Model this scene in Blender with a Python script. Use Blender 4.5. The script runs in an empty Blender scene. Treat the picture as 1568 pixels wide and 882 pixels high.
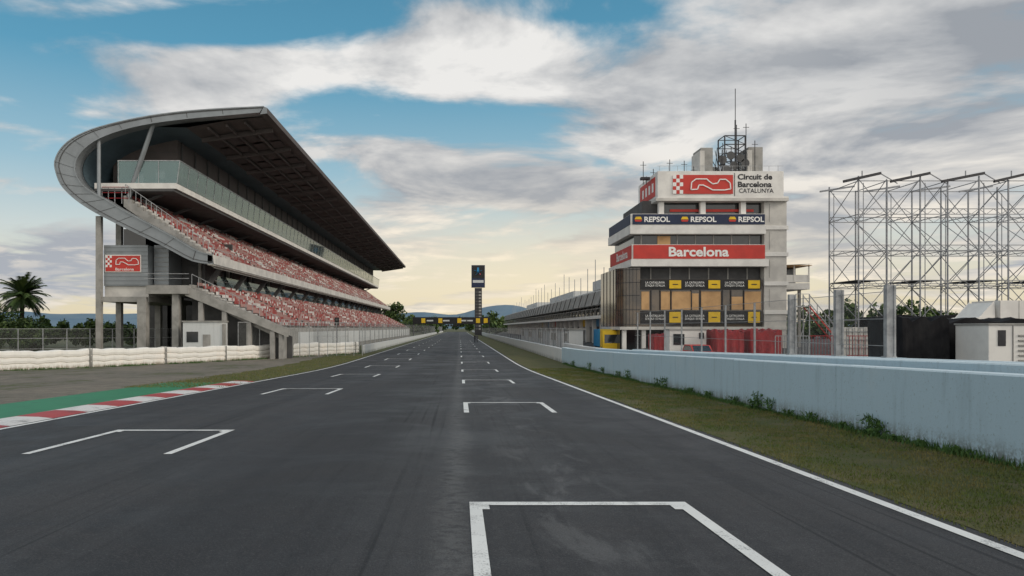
import bpy, math, random
from mathutils import Vector
random.seed(7)
scene=bpy.context.scene
F=1140.0; VX=704.0; HY=502.0; EYE=2.0
def P(px,py,d=80.0): return ((px-VX)*d/F, EYE+(HY-py)*d/F)
def zg(y):
    if y<50: return -0.022*y
    if y<75:
        t=y-50; return -1.1-0.022*t+0.022*t*t/50
    return -1.375
# ------------------------------------------------------------ materials
def nn(nt,t,**k):
    n=nt.nodes.new(t)
    for a,b in k.items(): setattr(n,a,b)
    return n
def setin(nt,sock,v):
    if isinstance(v,bpy.types.NodeSocket): nt.links.new(v,sock)
    else: sock.default_value=v
def M(nt,op,a,b=None,c=None,clamp=False):
    n=nn(nt,'ShaderNodeMath',operation=op); n.use_clamp=clamp
    setin(nt,n.inputs[0],a)
    if b is not None: setin(nt,n.inputs[1],b)
    if c is not None: setin(nt,n.inputs[2],c)
    return n.outputs[0]
def mixc(nt,f,a,b,blend='MIX'):
    n=nn(nt,'ShaderNodeMix',data_type='RGBA',blend_type=blend)
    setin(nt,n.inputs[0],f); setin(nt,n.inputs[6],a); setin(nt,n.inputs[7],b)
    return n.outputs[2]
def sm(nt,v,a,b,x=0.0,y=1.0):
    n=nn(nt,'ShaderNodeMapRange',interpolation_type='SMOOTHSTEP')
    setin(nt,n.inputs[0],v); n.inputs[1].default_value=a; n.inputs[2].default_value=b
    n.inputs[3].default_value=x; n.inputs[4].default_value=y
    return n.outputs[0]
def C4(c): return (c[0],c[1],c[2],1.0)
def noise(nt,vec,scale,detail=4,rough=.55,dist=0.0):
    n=nn(nt,'ShaderNodeTexNoise'); n.inputs['Scale'].default_value=scale
    n.inputs['Detail'].default_value=detail; n.inputs['Roughness'].default_value=rough
    n.inputs['Distortion'].default_value=dist
    nt.links.new(vec,n.inputs['Vector']); return n.outputs['Fac']
def posn(nt,scale=(1,1,1)):
    g=nn(nt,'ShaderNodeNewGeometry'); m=nn(nt,'ShaderNodeMapping')
    m.inputs['Scale'].default_value=scale
    nt.links.new(g.outputs['Position'],m.inputs['Vector']); return m.outputs['Vector']
def base(name):
    m=bpy.data.materials.new(name); m.use_nodes=True; nt=m.node_tree
    return m,nt,nt.nodes['Principled BSDF']
def pm(name,c1,c2=None,scale=3,rough=.7,metal=0,bump=0,bscale=40,stretch=(1,1,1),spec=.4,fine=0):
    m,nt,b=base(name)
    if c2 is None: c2=tuple(x*.72 for x in c1)
    v=posn(nt,stretch)
    f=sm(nt,noise(nt,v,scale,4,.6),.35,.68)
    col=mixc(nt,f,C4(c1),C4(c2))
    if fine:
        f2=noise(nt,posn(nt),bscale,3,.7)
        col=mixc(nt,sm(nt,f2,.35,.65,0,fine),col,C4(tuple(x*.45 for x in c1)))
    nt.links.new(col,b.inputs['Base Color'])
    b.inputs['Roughness'].default_value=rough; b.inputs['Metallic'].default_value=metal
    b.inputs['Specular IOR Level'].default_value=spec
    if bump:
        bn=nn(nt,'ShaderNodeBump'); bn.inputs['Strength'].default_value=bump; bn.inputs['Distance'].default_value=.02
        nt.links.new(noise(nt,posn(nt),bscale,4,.6),bn.inputs['Height']); nt.links.new(bn.outputs[0],b.inputs['Normal'])
    return m
def see(name,col,fac,rough=.4,metal=.5):
    m,nt,b=base(name)
    b.inputs['Base Color'].default_value=C4(col); b.inputs['Roughness'].default_value=rough; b.inputs['Metallic'].default_value=metal
    b.inputs['Alpha'].default_value=fac
    return m
def asphalt():
    m,nt,b=base('asphalt')
    p=posn(nt); fine=noise(nt,p,48,3,.85); mid=noise(nt,p,6,3,.6); big=noise(nt,p,.35,5,.62,.5)
    st=noise(nt,posn(nt,(1.0,.016,1)),1.1,4,.6); st2=noise(nt,posn(nt,(7,.06,1)),1.0,3,.6)
    col=mixc(nt,sm(nt,st,.33,.66),C4((.022,.022,.0255)),C4((.042,.0415,.045)))
    col=mixc(nt,sm(nt,big,.46,.70,0,.6),col,C4((.060,.059,.062)))
    col=mixc(nt,sm(nt,mid,.48,.72,0,.35),col,C4((.066,.066,.068)))
    col=mixc(nt,sm(nt,st2,.55,.70,0,.45),col,C4((.012,.012,.014)))
    s=nn(nt,'ShaderNodeSeparateXYZ'); nt.links.new(p,s.inputs[0])
    seam=M(nt,'ABSOLUTE',M(nt,'ADD',s.outputs[0],M(nt,'MULTIPLY',M(nt,'SUBTRACT',big,.35),.5)))
    col=mixc(nt,M(nt,'MULTIPLY',sm(nt,seam,.0,.36,.7,0),sm(nt,mid,.28,.6)),col,C4((.115,.115,.115)))
    rl=M(nt,'ABSOLUTE',M(nt,'ADD',s.outputs[0],2.4))
    col=mixc(nt,sm(nt,rl,.2,2.2,.5,0),col,C4((.014,.014,.017)))
    rr=M(nt,'ABSOLUTE',M(nt,'SUBTRACT',s.outputs[0],1.4))
    col=mixc(nt,M(nt,'MULTIPLY',sm(nt,rr,.1,1.2,.7,0),sm(nt,noise(nt,posn(nt,(1.4,.45,1)),.9,5,.65,.8),.50,.64)),col,C4((.11,.11,.113)))
    col=mixc(nt,sm(nt,fine,.52,.70,0,.6),col,C4((.13,.13,.13)))
    col=mixc(nt,sm(nt,fine,.32,.48,.6,0),col,C4((.007,.007,.009)))
    w1=noise(nt,posn(nt,(9,.10,1)),.8,1,.4)
    col=mixc(nt,sm(nt,w1,.68,.75,0,.7),col,C4((.009,.009,.011)))
    nt.links.new(col,b.inputs['Base Color'])
    nt.links.new(sm(nt,big,.3,.7,.56,.8),b.inputs['Roughness']); b.inputs['Specular IOR Level'].default_value=.34
    bn=nn(nt,'ShaderNodeBump'); bn.inputs['Strength'].default_value=.8; bn.inputs['Distance'].default_value=.008
    nt.links.new(fine,bn.inputs['Height']); nt.links.new(bn.outputs[0],b.inputs['Normal'])
    return m
def paint(name,c,under=(.05,.05,.055),wear=.65,lo=.53,hi=.62):
    m,nt,b=base(name); p=posn(nt)
    f=M(nt,'ADD',M(nt,'MULTIPLY',noise(nt,p,45,3,.8),.5),M(nt,'MULTIPLY',noise(nt,p,2.2,4,.6),.5))
    col=mixc(nt,sm(nt,f,lo,hi,0,wear),C4(c),C4(under))
    col=mixc(nt,sm(nt,noise(nt,p,.8,3),.4,.7,0,.25),col,C4(tuple(x*.55 for x in c)))
    nt.links.new(col,b.inputs['Base Color']); b.inputs['Roughness'].default_value=.6
    return m
def wallpaint(name,c,dirt=(.16,.17,.15),amt=1.0):
    m,nt,b=base(name); p=posn(nt)
    drip=noise(nt,posn(nt,(2.2,2.2,.25)),1.6,5,.65); blot=noise(nt,p,.5,4,.6); f=noise(nt,p,18,3,.7)
    col=mixc(nt,sm(nt,drip,.5,.8,0,.5*amt),C4(c),C4(tuple(x*.55 for x in c)))
    col=mixc(nt,sm(nt,blot,.5,.75,0,.4),col,C4((c[0]*1.2,c[1]*1.08,c[2]*1.0)))
    s=nn(nt,'ShaderNodeSeparateXYZ'); nt.links.new(p,s.inputs[0])
    hb=M(nt,'ADD',s.outputs[2],M(nt,'MULTIPLY',M(nt,'MINIMUM',s.outputs[1],62.0),.022))
    col=mixc(nt,M(nt,'MULTIPLY',sm(nt,hb,0,.5,1,0),sm(nt,M(nt,'ADD',M(nt,'MULTIPLY',f,.5),M(nt,'MULTIPLY',drip,.5)),.4,.56)),col,C4(dirt))
    col=mixc(nt,sm(nt,f,.58,.72,0,.45*amt),col,C4(dirt))
    nt.links.new(col,b.inputs['Base Color']); b.inputs['Roughness'].default_value=.75
    bn=nn(nt,'ShaderNodeBump'); bn.inputs['Strength'].default_value=.35; bn.inputs['Distance'].default_value=.01
    nt.links.new(f,bn.inputs['Height']); nt.links.new(bn.outputs[0],b.inputs['Normal'])
    return m
A=asphalt()
WHITE=paint('road_paint_white',(.78,.78,.76))
KR=paint('kerb_red',(.42,.045,.045)); KW=paint('kerb_white',(.7,.68,.66)); GREEN=paint('green_paint',(.012,.20,.085),(.02,.08,.045),.5)
GRASS=pm('grass_soil',(.080,.092,.022),(.14,.115,.052),1.1,.95,bump=.8,bscale=35,fine=.6)
BLADE=pm('grass_blades',(.080,.118,.02),(.18,.155,.055),1.3,.85)
WEED=pm('weed_leaves',(.03,.08,.015),(.07,.14,.03),8,.7)
def gravel():
    m,nt,b=base('gravel'); p=posn(nt); f=noise(nt,p,16,3,.85); bigg=noise(nt,posn(nt,(1,.6,1)),.22,5,.65,.4); md=noise(nt,p,1.6,5,.7)
    col=mixc(nt,sm(nt,bigg,.35,.65),C4((.26,.225,.18)),C4((.17,.155,.13)))
    col=mixc(nt,sm(nt,md,.45,.65,0,.6),col,C4((.11,.10,.08)))
    col=mixc(nt,sm(nt,f,.4,.7,0,.7),col,C4((.06,.054,.045)))
    col=mixc(nt,sm(nt,f,.58,.72,0,.7),col,C4((.48,.45,.40)))
    col=mixc(nt,M(nt,'MULTIPLY',sm(nt,bigg,.50,.60),sm(nt,md,.42,.56)),col,C4((.085,.10,.035)))
    nt.links.new(col,b.inputs['Base Color']); b.inputs['Roughness'].default_value=.95
    bn=nn(nt,'ShaderNodeBump'); bn.inputs['Distance'].default_value=.05; nt.links.new(M(nt,'ADD',f,md),bn.inputs['Height']); nt.links.new(bn.outputs[0],b.inputs['Normal'])
    return m
GRAVEL=gravel()
EARTH=pm('ground_earth',(.07,.09,.03),(.13,.115,.07),.15,.95,bump=.5,bscale=5,fine=.4)
PAVE=pm('paddock_asphalt',(.09,.09,.092),(.06,.06,.063),.6,.85,bump=.3,fine=.3)
BLUEW=wallpaint('blue_wall_paint',(.43,.56,.64)); BLUET=wallpaint('blue_wall_top',(.58,.68,.73))
GREYW=wallpaint('pale_wall_paint',(.60,.62,.62))
CONC=pm('concrete',(.36,.35,.33),(.25,.245,.23),.8,.85,bump=.3,bscale=20)
CONCL=pm('concrete_light',(.62,.60,.56),(.48,.465,.44),.6,.8,bump=.2,bscale=15)
CONCD=pm('concrete_dark',(.10,.10,.10),(.07,.07,.072),.8,.85)
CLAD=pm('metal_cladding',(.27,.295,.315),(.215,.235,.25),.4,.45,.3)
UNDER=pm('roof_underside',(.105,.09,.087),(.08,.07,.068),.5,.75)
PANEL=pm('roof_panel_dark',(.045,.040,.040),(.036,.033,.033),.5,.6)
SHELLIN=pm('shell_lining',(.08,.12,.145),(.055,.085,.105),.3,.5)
WPAINT=pm('white_cladding',(.78,.765,.73),(.66,.645,.62),.7,.55)
GLASSD=pm('dark_glass',(.02,.023,.026),(.035,.04,.045),.4,.08,spec=.8)
BROWNG=pm('bronze_glass',(.13,.09,.055),(.035,.028,.022),.35,.1,spec=.9)
TEAL=see('balcony_glass',(.26,.38,.38),.5,.04,.6)
BLACK=pm('black_panel',(.012,.012,.014),(.02,.02,.022),2,.5)
NAVY=pm('navy_banner',(.012,.022,.06),(.018,.03,.075),1,.55)
RED=pm('red_banner',(.56,.05,.038),(.48,.045,.036),.8,.6)
YEL=pm('yellow_panel',(.80,.52,.02),(.7,.45,.03),2,.6)
ORG=pm('window_blind',(.62,.38,.18),(.44,.26,.12),.5,.6)
LET=pm('white_lettering',(.85,.85,.83),(.78,.78,.76),4,.6)
DLET=pm('dark_lettering',(.02,.02,.025),(.03,.03,.035),4,.6)
STEEL=pm('galvanised_steel',(.40,.41,.42),(.26,.27,.28),4,.45,.4)
SCAF=pm('scaffold_tube',(.30,.31,.33),(.21,.22,.24),2,.5,.3)
DSTEEL=pm('dark_steel',(.06,.06,.065),(.04,.04,.045),3,.5,.5)
SEATR=pm('seat_red',(.36,.065,.055),(.27,.06,.055),.25,.6); SEATW=pm('seat_white',(.66,.62,.59),(.54,.5,.47),.5,.6)
SEATF=pm('seat_faded',(.42,.25,.225),(.34,.20,.18),.3,.65)
WRAP=wallpaint('barrier_wrap',(.82,.80,.75),(.30,.25,.17),.6)
HAZE=see('fence_mesh_fine',(.24,.25,.25),.14)
TARP=pm('black_tarpaulin',(.010,.010,.012),(.018,.018,.02),1.5,.85,bump=.6,bscale=3,spec=.15)
REDT=pm('red_tarpaulin',(.32,.015,.02),(.20,.012,.015),1.2,.6,bump=.5,bscale=4)
BARK=pm('bark',(.10,.075,.05),(.06,.045,.03),6,.9,bump=.6,bscale=20)
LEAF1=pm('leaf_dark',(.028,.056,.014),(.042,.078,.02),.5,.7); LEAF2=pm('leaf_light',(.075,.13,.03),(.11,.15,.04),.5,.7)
BLUE=pm('blue_panel',(.02,.25,.50),(.02,.2,.42),1,.5)
TYRE=pm('rubber',(.02,.02,.02),(.03,.03,.03),4,.85)
# ------------------------------------------------------------ mesh builder
class MB:
    def __init__(s): s.v=[];s.f=[];s.m=[];s.mats=[]
    def mi(s,mat):
        if mat not in s.mats: s.mats.append(mat)
        return s.mats.index(mat)
    def face(s,pts,mat):
        i=len(s.v); s.v+=[tuple(p) for p in pts]; s.f.append(tuple(range(i,i+len(pts)))); s.m.append(s.mi(mat))
    def box(s,x0,x1,y0,y1,z0,z1,mat):
        if x0>x1:x0,x1=x1,x0
        if z0>z1:z0,z1=z1,z0
        i=len(s.v); s.v+=[(x0,y0,z0),(x1,y0,z0),(x1,y1,z0),(x0,y1,z0),(x0,y0,z1),(x1,y0,z1),(x1,y1,z1),(x0,y1,z1)]
        for q in ((0,3,2,1),(4,5,6,7),(0,1,5,4),(1,2,6,5),(2,3,7,6),(3,0,4,7)): s.f.append(tuple(i+k for k in q)); s.m.append(s.mi(mat))
    def prism(s,prof,y0,y1,mat,cap=None):
        n=len(prof); i=len(s.v)
        s.v+=[(x,y0,z) for x,z in prof]+[(x,y1,z) for x,z in prof]
        mi=s.mi(mat); mc=s.mi(cap or mat)
        for k in range(n):
            l=(k+1)%n; s.f.append((i+k,i+l,i+n+l,i+n+k)); s.m.append(mi)
        s.f.append(tuple(i+k for k in range(n))); s.m.append(mc)
        s.f.append(tuple(i+n+k for k in reversed(range(n)))); s.m.append(mc)
    def strip(s,prof,y0,y1,mat):
        for a,b in zip(prof[:-1],prof[1:]): s.face([(a[0],y0,a[1]),(b[0],y0,b[1]),(b[0],y1,b[1]),(a[0],y1,a[1])],mat)
    def beam(s,p,q,w,mat,h=None):
        p=Vector(p);q=Vector(q);d=q-p
        if d.length<1e-6:return
        d.normalize(); up=Vector((0,0,1)) if abs(d.z)<.95 else Vector((0,1,0))
        a=d.cross(up).normalized(); b=a.cross(d).normalized(); h=h or w
        i=len(s.v)
        for c in (p,q):
            for sa,sb in ((-1,-1),(1,-1),(1,1),(-1,1)): s.v.append(tuple(c+a*sa*w/2+b*sb*h/2))
        for f in ((0,1,2,3),(7,6,5,4),(0,4,5,1),(1,5,6,2),(2,6,7,3),(3,7,4,0)): s.f.append(tuple(i+k for k in f)); s.m.append(s.mi(mat))
    def cyl(s,p,q,r0,r1,mat,n=10):
        p=Vector(p);q=Vector(q);d=(q-p).normalized(); up=Vector((0,0,1)) if abs(d.z)<.95 else Vector((0,1,0))
        a=d.cross(up).normalized(); b=a.cross(d).normalized(); i=len(s.v)
        for c,r in ((p,r0),(q,r1)):
            for k in range(n):
                t=2*math.pi*k/n; s.v.append(tuple(c+a*math.cos(t)*r+b*math.sin(t)*r))
        for k in range(n):
            l=(k+1)%n; s.f.append((i+k,i+l,i+n+l,i+n+k)); s.m.append(s.mi(mat))
        s.f.append(tuple(i+k for k in range(n))); s.m.append(s.mi(mat)); s.f.append(tuple(i+n+k for k in reversed(range(n)))); s.m.append(s.mi(mat))
    def obj(s,name,parent=None,bevel=0,smooth=False):
        me=bpy.data.meshes.new(name); me.from_pydata(s.v,[],s.f)
        for m in s.mats: me.materials.append(m)
        me.polygons.foreach_set('material_index',s.m)
        if smooth: me.polygons.foreach_set('use_smooth',[True]*len(s.f))
        me.update(); o=bpy.data.objects.new(name,me); scene.collection.objects.link(o)
        if parent: o.parent=parent
        if bevel:
            b=o.modifiers.new('bevel','BEVEL'); b.width=bevel; b.segments=2; b.limit_method='ANGLE'
        return o
def empty(name):
    e=bpy.data.objects.new(name,None); scene.collection.objects.link(e); e.empty_display_size=.5; return e
FRONT=(math.pi/2,0,0); LEFTF=(math.pi/2,0,-math.pi/2); RIGHTF=(math.pi/2,0,math.pi/2)
def text(body,name,parent,center,w,h,rot,mat,bold=.012):
    cu=bpy.data.curves.new('t','FONT'); cu.body=body; cu.offset=bold; cu.extrude=.0; cu.resolution_u=3; cu.align_x='CENTER' if '\n' not in body or 'Circuit' not in body else 'LEFT'
    o=bpy.data.objects.new('t',cu); scene.collection.objects.link(o); bpy.context.view_layer.update()
    dg=bpy.context.evaluated_depsgraph_get(); me=bpy.data.meshes.new_from_object(o.evaluated_get(dg))
    bpy.data.objects.remove(o)
    xs=[v.co.x for v in me.vertices]; ys=[v.co.y for v in me.vertices]
    cx=(min(xs)+max(xs))/2; cy=(min(ys)+max(ys))/2; sx=w/(max(xs)-min(xs)); sy=h/(max(ys)-min(ys))
    for v in me.vertices: v.co.x=(v.co.x-cx)*sx; v.co.y=(v.co.y-cy)*sy
    me.materials.clear(); me.materials.append(mat); me.name=name
    r=bpy.data.objects.new(name,me); scene.collection.objects.link(r); r.location=center; r.rotation_euler=rot; r.parent=parent
    return r
# ------------------------------------------------------------ ground sheets
YS=[-40,-20,-10]+[i*2.0 for i in range(0,45)]+[100+i*20 for i in range(0,26)]+[700,1000,2000,4000,7000]
def lift(x,y):
    t=min(1,max(0,(x-17)/4.0)); t=t*t*(3-2*t); 
    return zg(y)*(1-t)+(-0.3)*t
def sheet(name,xl,xr,y0,y1,dz,mat,parent=None,mb=None):
    own=mb is None; mb=mb or MB()
    ys=[y0]+[y for y in YS if y0+.01<y<y1-.01]+[y1]
    fl=xl if callable(xl) else (lambda y:xl); fr=xr if callable(xr) else (lambda y:xr)
    for a,b in zip(ys[:-1],ys[1:]):
        mb.face([(fl(a),a,zg(a)+dz),(fr(a),a,zg(a)+dz),(fr(b),b,zg(b)+dz),(fl(b),b,zg(b)+dz)],mat)
    if own: return mb.obj(name,parent)
g=MB(); XS=[-7000,-1500,-300,-80,-40,-20,0,8,14,17,18,19,20,21,40,100,400,1500,7000]
for a,b in zip(YS[:-1],YS[1:]):
    for c,d in zip(XS[:-1],XS[1:]):
        mt=PAVE if (c>=8 and d<=400 and b<=400) else EARTH
        g.face([(c,a,lift(c,a)),(d,a,lift(d,a)),(d,b,lift(d,b)),(c,b,lift(c,b))],mt)
g.obj('ground')
TL,TR=-10.75,5.3
track=empty('race_track')
sheet('asphalt_surface',TL-.25,TR+.25,-40,620,.018,A,track)
mk=MB()
sheet('',TR-.12,TR+.04,-40,600,.026,WHITE,mb=mk); sheet('',TL-.02,TL+.13,-40,600,.026,WHITE,mb=mk)
mk.obj('edge_lines',track)
gm=MB()
def slot(x0,x1,y,L=3.8):
    z=.026
    def q(a,b,c,d):
        gm.face([(a,c,zg(c)+z),(b,c,zg(c)+z),(b,d,zg(d)+z),(a,d,zg(d)+z)],WHITE)
    q(x0,x1,y-.19,y); q(x0,x0+.15,y-L,y-.19); q(x1-.15,x1,y-L,y-.19)
    q(x0+.15,x0+.24,y-.42,y-.19); q(x1-.24,x1-.15,y-.42,y-.19)
for i in range(13):
    slot(.12,2.82,9.33+16*i); slot(-7.9,-5.19,17.2+16*i)
gm.obj('grid_slot_markings',track)
sheet('grass_verge',lambda y:-17.5 if y<70 else -17.5+(y-70)*.16,TL-.1,30,600,.010,GRASS)
def bx(y): return -34+(y-55)*(20.7/43.0)
def gr(y): return (-15.1 if y<40 else max(-15.1-(y-40)*.02,-17))+.35*math.sin(y*.9)*(1 if y>40 else 0)
sheet('gravel_trap',lambda y:max(-60,min(-13.6,bx(y)-1.0)) if y>20 else -60,gr,-40,92,.014,GRAVEL)
sheet('green_runoff',-15.1,-12.15,-40,38.5,.022,GREEN)
k=MB(); y=-20.0;i=0
while y<39:
    c=KR if i%2 else KW
    a,b=y,min(y+1.9,39.5)
    prof=[(TL-.12,.022),(TL-.5,.06),(TL-1.1,.075),(TL-1.42,.03)]
    for p0,p1 in zip(prof[:-1],prof[1:]):
        k.face([(p0[0],a,zg(a)+p0[1]),(p1[0],a,zg(a)+p1[1]),(p1[0],b,zg(b)+p1[1]),(p0[0],b,zg(b)+p0[1])],c)
    y+=1.9;i+=1
k.obj('kerb')
def wx(y): return 9.0+ (min(max(y,0),75)-12)*(.9/63)
sheet('grass_verge',TR+.2,lambda y:wx(y)+.1,-10,600,.024,GRASS)
mb=MB(); V=mb.v;Fc=mb.f;Mm=mb.m; bi=mb.mi(BLADE); wi=mb.mi(WEED)
def blade(x,y,h,w,mi,lean=.5):
    t=random.random()*6.283; dx=math.cos(t)*w;dy=math.sin(t)*w; z=zg(y)+.02; l=h*lean
    i=len(V); V.extend([(x-dx,y-dy,z),(x+dx,y+dy,z),(x+random.uniform(-l,l),y+random.uniform(-l,l),z+h)]); Fc.append((i,i+1,i+2)); Mm.append(mi)
for _ in range(85000):
    y=4.5+55*random.random()**1.9; x=random.uniform(TR+.10,wx(y))
    if x<TR+.35 and random.random()<.5: continue
    pt=math.sin(x*2.1+y*.7)+math.sin(y*1.3-x*1.7)+random.gauss(0,.7)
    if pt<-1.0: continue
    blade(x,y,random.uniform(.02,.055)*(1.3 if x>8.3 else 1),.006+.0003*y,bi)
for _ in range(8000):
    y=9+60*random.random(); x=wx(y)-abs(random.gauss(0,.14))
    hh=.5+.5*math.sin(y*.8)*math.sin(y*.33+1)
    blade(x,y,random.uniform(.04,.10)+.18*hh*random.random(),.014,wi)
for _ in range(9000):
    y=34+55*random.random()**1.3; x=random.uniform(-15.5,TL-.15)
    blade(x,y,random.uniform(.03,.08),.018,bi)
for _ in range(5000):
    y=44+54*random.random(); x=bx(y)+random.uniform(.2,1.2)
    if math.sin(y*.9)+math.sin(y*2.3)>-.3: blade(x,y,random.uniform(.05,.22),.03,wi)
mb.obj('grass_blades')
mb=MB()
def weed(x,y,h,n=60):
    for _ in range(n):
        z=zg(y)+random.random()**.8*h; r=.13*h+.04; cx=x+random.gauss(0,r); cy=y+random.gauss(0,r*1.6); s=random.uniform(.015,.04)
        u=Vector((random.gauss(0,1),random.gauss(0,1),random.gauss(0,1))).normalized()*s; v=Vector((random.gauss(0,1),random.gauss(0,1),random.gauss(0,1)+.7)).normalized()*s*1.6
        c=Vector((cx,cy,z)); mb.face([c-u,c+v,c+u,c-v],WEED)
    for _ in range(7): 
        mb.beam((x,y,zg(y)),(x+random.gauss(0,.12),y+random.gauss(0,.15),zg(y)+h*1.15),.009,WEED)
for px,h in ((1340,.42),(1352,.34),(1185,.40),(1165,.5),(1160,.28),(1130,.26),(1022,.5),(1012,.4),(1215,.2),(1250,.24),(1300,.16),(965,.55),(950,.4),(1090,.26),(1060,.26),(905,.6),(925,.45),(880,.5),(1480,.15),(1420,.14),(1380,.12)):
    y=20.0
    for _ in range(20): y=wx(y)*F/(px-VX)
    weed(wx(y)-.12,y,h,int(40+h*170))
mb.obj('wall_weeds')
# ------------------------------------------------------------ right walls
def wall(name,xf,thick,y0,y1,h,mat,top,step=4.0,parent=None,gap=.014):
    w=MB(); y=y0; rnd=random.Random(int(y0*7+h*100))
    while y<y1-.1:
        a=y+gap/2;b=min(y+step,y1)-gap/2; jx=rnd.uniform(-.012,.012); jz=rnd.uniform(-.012,.012)
        xa,xb=(xf(a),xf(b)) if callable(xf) else (xf,xf)
        xa+=jx; xb+=jx
        za,zb=zg(a)-.05,zg(b)-.05; ta,tb=zg(a)+h+jz,zg(b)+h+jz; c=.03
        w.face([(xa,a,za),(xa,a,ta-c),(xb,b,tb-c),(xb,b,zb)],mat)
        w.face([(xa,a,ta-c),(xa+c,a,ta),(xb+c,b,tb),(xb,b,tb-c)],top)
        w.face([(xa+thick,a,za),(xa+thick,a,ta),(xb+thick,b,tb),(xb+thick,b,zb)],mat)
        w.face([(xa+c,a,ta),(xa+thick,a,ta),(xb+thick,b,tb),(xb+c,b,tb)],top)
        w.face([(xa,a,za),(xa+thick,a,za),(xa+thick,a,ta),(xa+c,a,ta),(xa,a,ta-c)],mat)
        w.face([(xb,b,zb),(xb+thick,b,zb),(xb+thick,b,tb),(xb+c,b,tb),(xb,b,tb-c)],mat)
        y+=step
    return w.obj(name,parent,bevel=0)
wall('pit_wall',wx,.45,4,72,1.5,BLUEW,BLUET,step=7.0)
wall('pit_wall',wx,.4,72.2,600,1.35,GREYW,GREYW,step=6)
wall('pit_lane_wall',10.9,.7,6,60,1.62,BLUEW,BLUET,step=9.0)
wall('pit_lane_wall',13.9,.5,6,60,1.55,BLUEW,BLUET,step=6)
wall('pit_lane_wall',12.6,.4,60.5,92,1.5,GREYW,GREYW,step=6)
cf=MB()
for yy in (31.7,27.8,24.5):
    zb=zg(yy)+1.55; cf.box(14.0,14.22,yy-.1,yy+.1,zb,3.42,STEEL); cf.box(13.95,14.3,yy-.16,yy+.16,zb,zb+.05,STEEL)
    cf.box(14.22,14.28,yy-.14,yy+.14,zb,3.40,STEEL)
for a,b in ((24.5,27.8),(27.8,31.7),(31.7,60)):
    cf.face([(14.12,a,zg(a)+1.56),(14.12,b,zg(b)+1.56),(14.12,b,3.2),(14.12,a,3.2)],HAZE)
    for z in (1.4,2.3,3.2): cf.beam((14.12,a,z),(14.12,b,z),.02,STEEL)
for i in range(1,8):
    yy=31.7+i*3.9; cf.box(14.06,14.14,yy-.04,yy+.04,zg(yy)+1.55,3.2,STEEL)
cf.obj('catch_fence')
# ------------------------------------------------------------ left barrier + wall
bar=empty('tyre_barrier')
d=Vector((20.7,43.0)).normalized(); nrm=Vector((d.y,-d.x))
start=Vector((-34,55))-d*16; total=47.7+16
prof=[(0,0),(.10,.06),(.13,.22),(.10,.40),(.0,.46),(.10,.52),(.13,.68),(.10,.86),(.0,.92),(.10,.98),(.13,1.14),(.09,1.34),(-.05,1.42),(-.6,1.42),(-.75,1.30),(-.8,0)]
s0=0.0;n=0
while s0<total-.5:
    L=min(7.85,total-s0); m=MB(); K=24; rows=[]
    for j in range(K+1):
        t=s0+.08+(L-.16)*j/K; c=start+d*t; z0=zg(c.y); wob=.035*math.sin(t*2.1+n)+.025*math.sin(t*5+n*2)+random.gauss(0,.012)
        sag=.07*math.sin(math.pi*j/K); off=.08*math.sin(n*2.3)
        rows.append([(c.x+nrm.x*(u+off+wob*.7),c.y+nrm.y*(u+off+wob*.7),z0+v*(1.10+off*.4)-(sag if v>.9 else sag*.4)+(wob if v>.2 else 0)) for u,v in prof])
    for a,b in zip(rows[:-1],rows[1:]):
        for i in range(len(prof)-1): m.face([a[i],a[i+1],b[i+1],b[i]],WRAP)
    m.face(rows[0],WRAP); m.face(rows[-1],WRAP)
    for j in (0,K): 
        r=rows[j]; m.beam((r[2][0]+nrm.x*.03,r[2][1]+nrm.y*.03,r[0][2]),(r[2][0]+nrm.x*.03,r[2][1]+nrm.y*.03,r[12][2]),.05,CONC)
    m.obj('wrap_section_%d'%n,bar); s0+=L;n+=1
wall('trackside_wall',-12.9,.4,98,560,1.1,GREYW,GREYW,step=5)
tf=MB()
for i in range(0,78):
    yy=99+i*6; tf.box(-13.4,-13.3,yy-.05,yy+.05,-1.4,2.6,STEEL); tf.beam((-13.35,yy,2.6),(-13.0,yy,3.0),.05,STEEL)
tf.face([(-13.35,99,-.4),(-13.35,560,-.4),(-13.35,560,2.6),(-13.35,99,2.6)],HAZE)
for z in (.6,1.6,2.6): tf.beam((-13.35,99,z),(-13.35,560,z),.03,STEEL)
tf.obj('catch_fence')
ff=MB()
p0=Vector((-60,66));p1=Vector((-15,100)); 
for i in range(0,26):
    c=p0.lerp(p1,i/25); ff.box(c.x-.04,c.x+.04,c.y-.04,c.y+.04,-1.4,1.9,STEEL)
ff.face([(-60,66,-1.3),(-15,100,-1.3),(-15,100,1.9),(-60,66,1.9)],HAZE)
for z in (-.2,.9,1.9): ff.beam((-60,66,z),(-15,100,z),.04,STEEL)
ff.face([(-95,74,-1.3),(-60,66,-1.3),(-60,66,1.7),(-95,74,1.7)],HAZE); ff.beam((-95,74,1.7),(-60,66,1.7),.04,STEEL)
for i in range(10): ff.box(-95+i*3.5,-94.92+i*3.5,74-i*.8,74.08-i*.8,-1.4,1.8,STEEL)
ff.obj('wire_fence')
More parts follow.
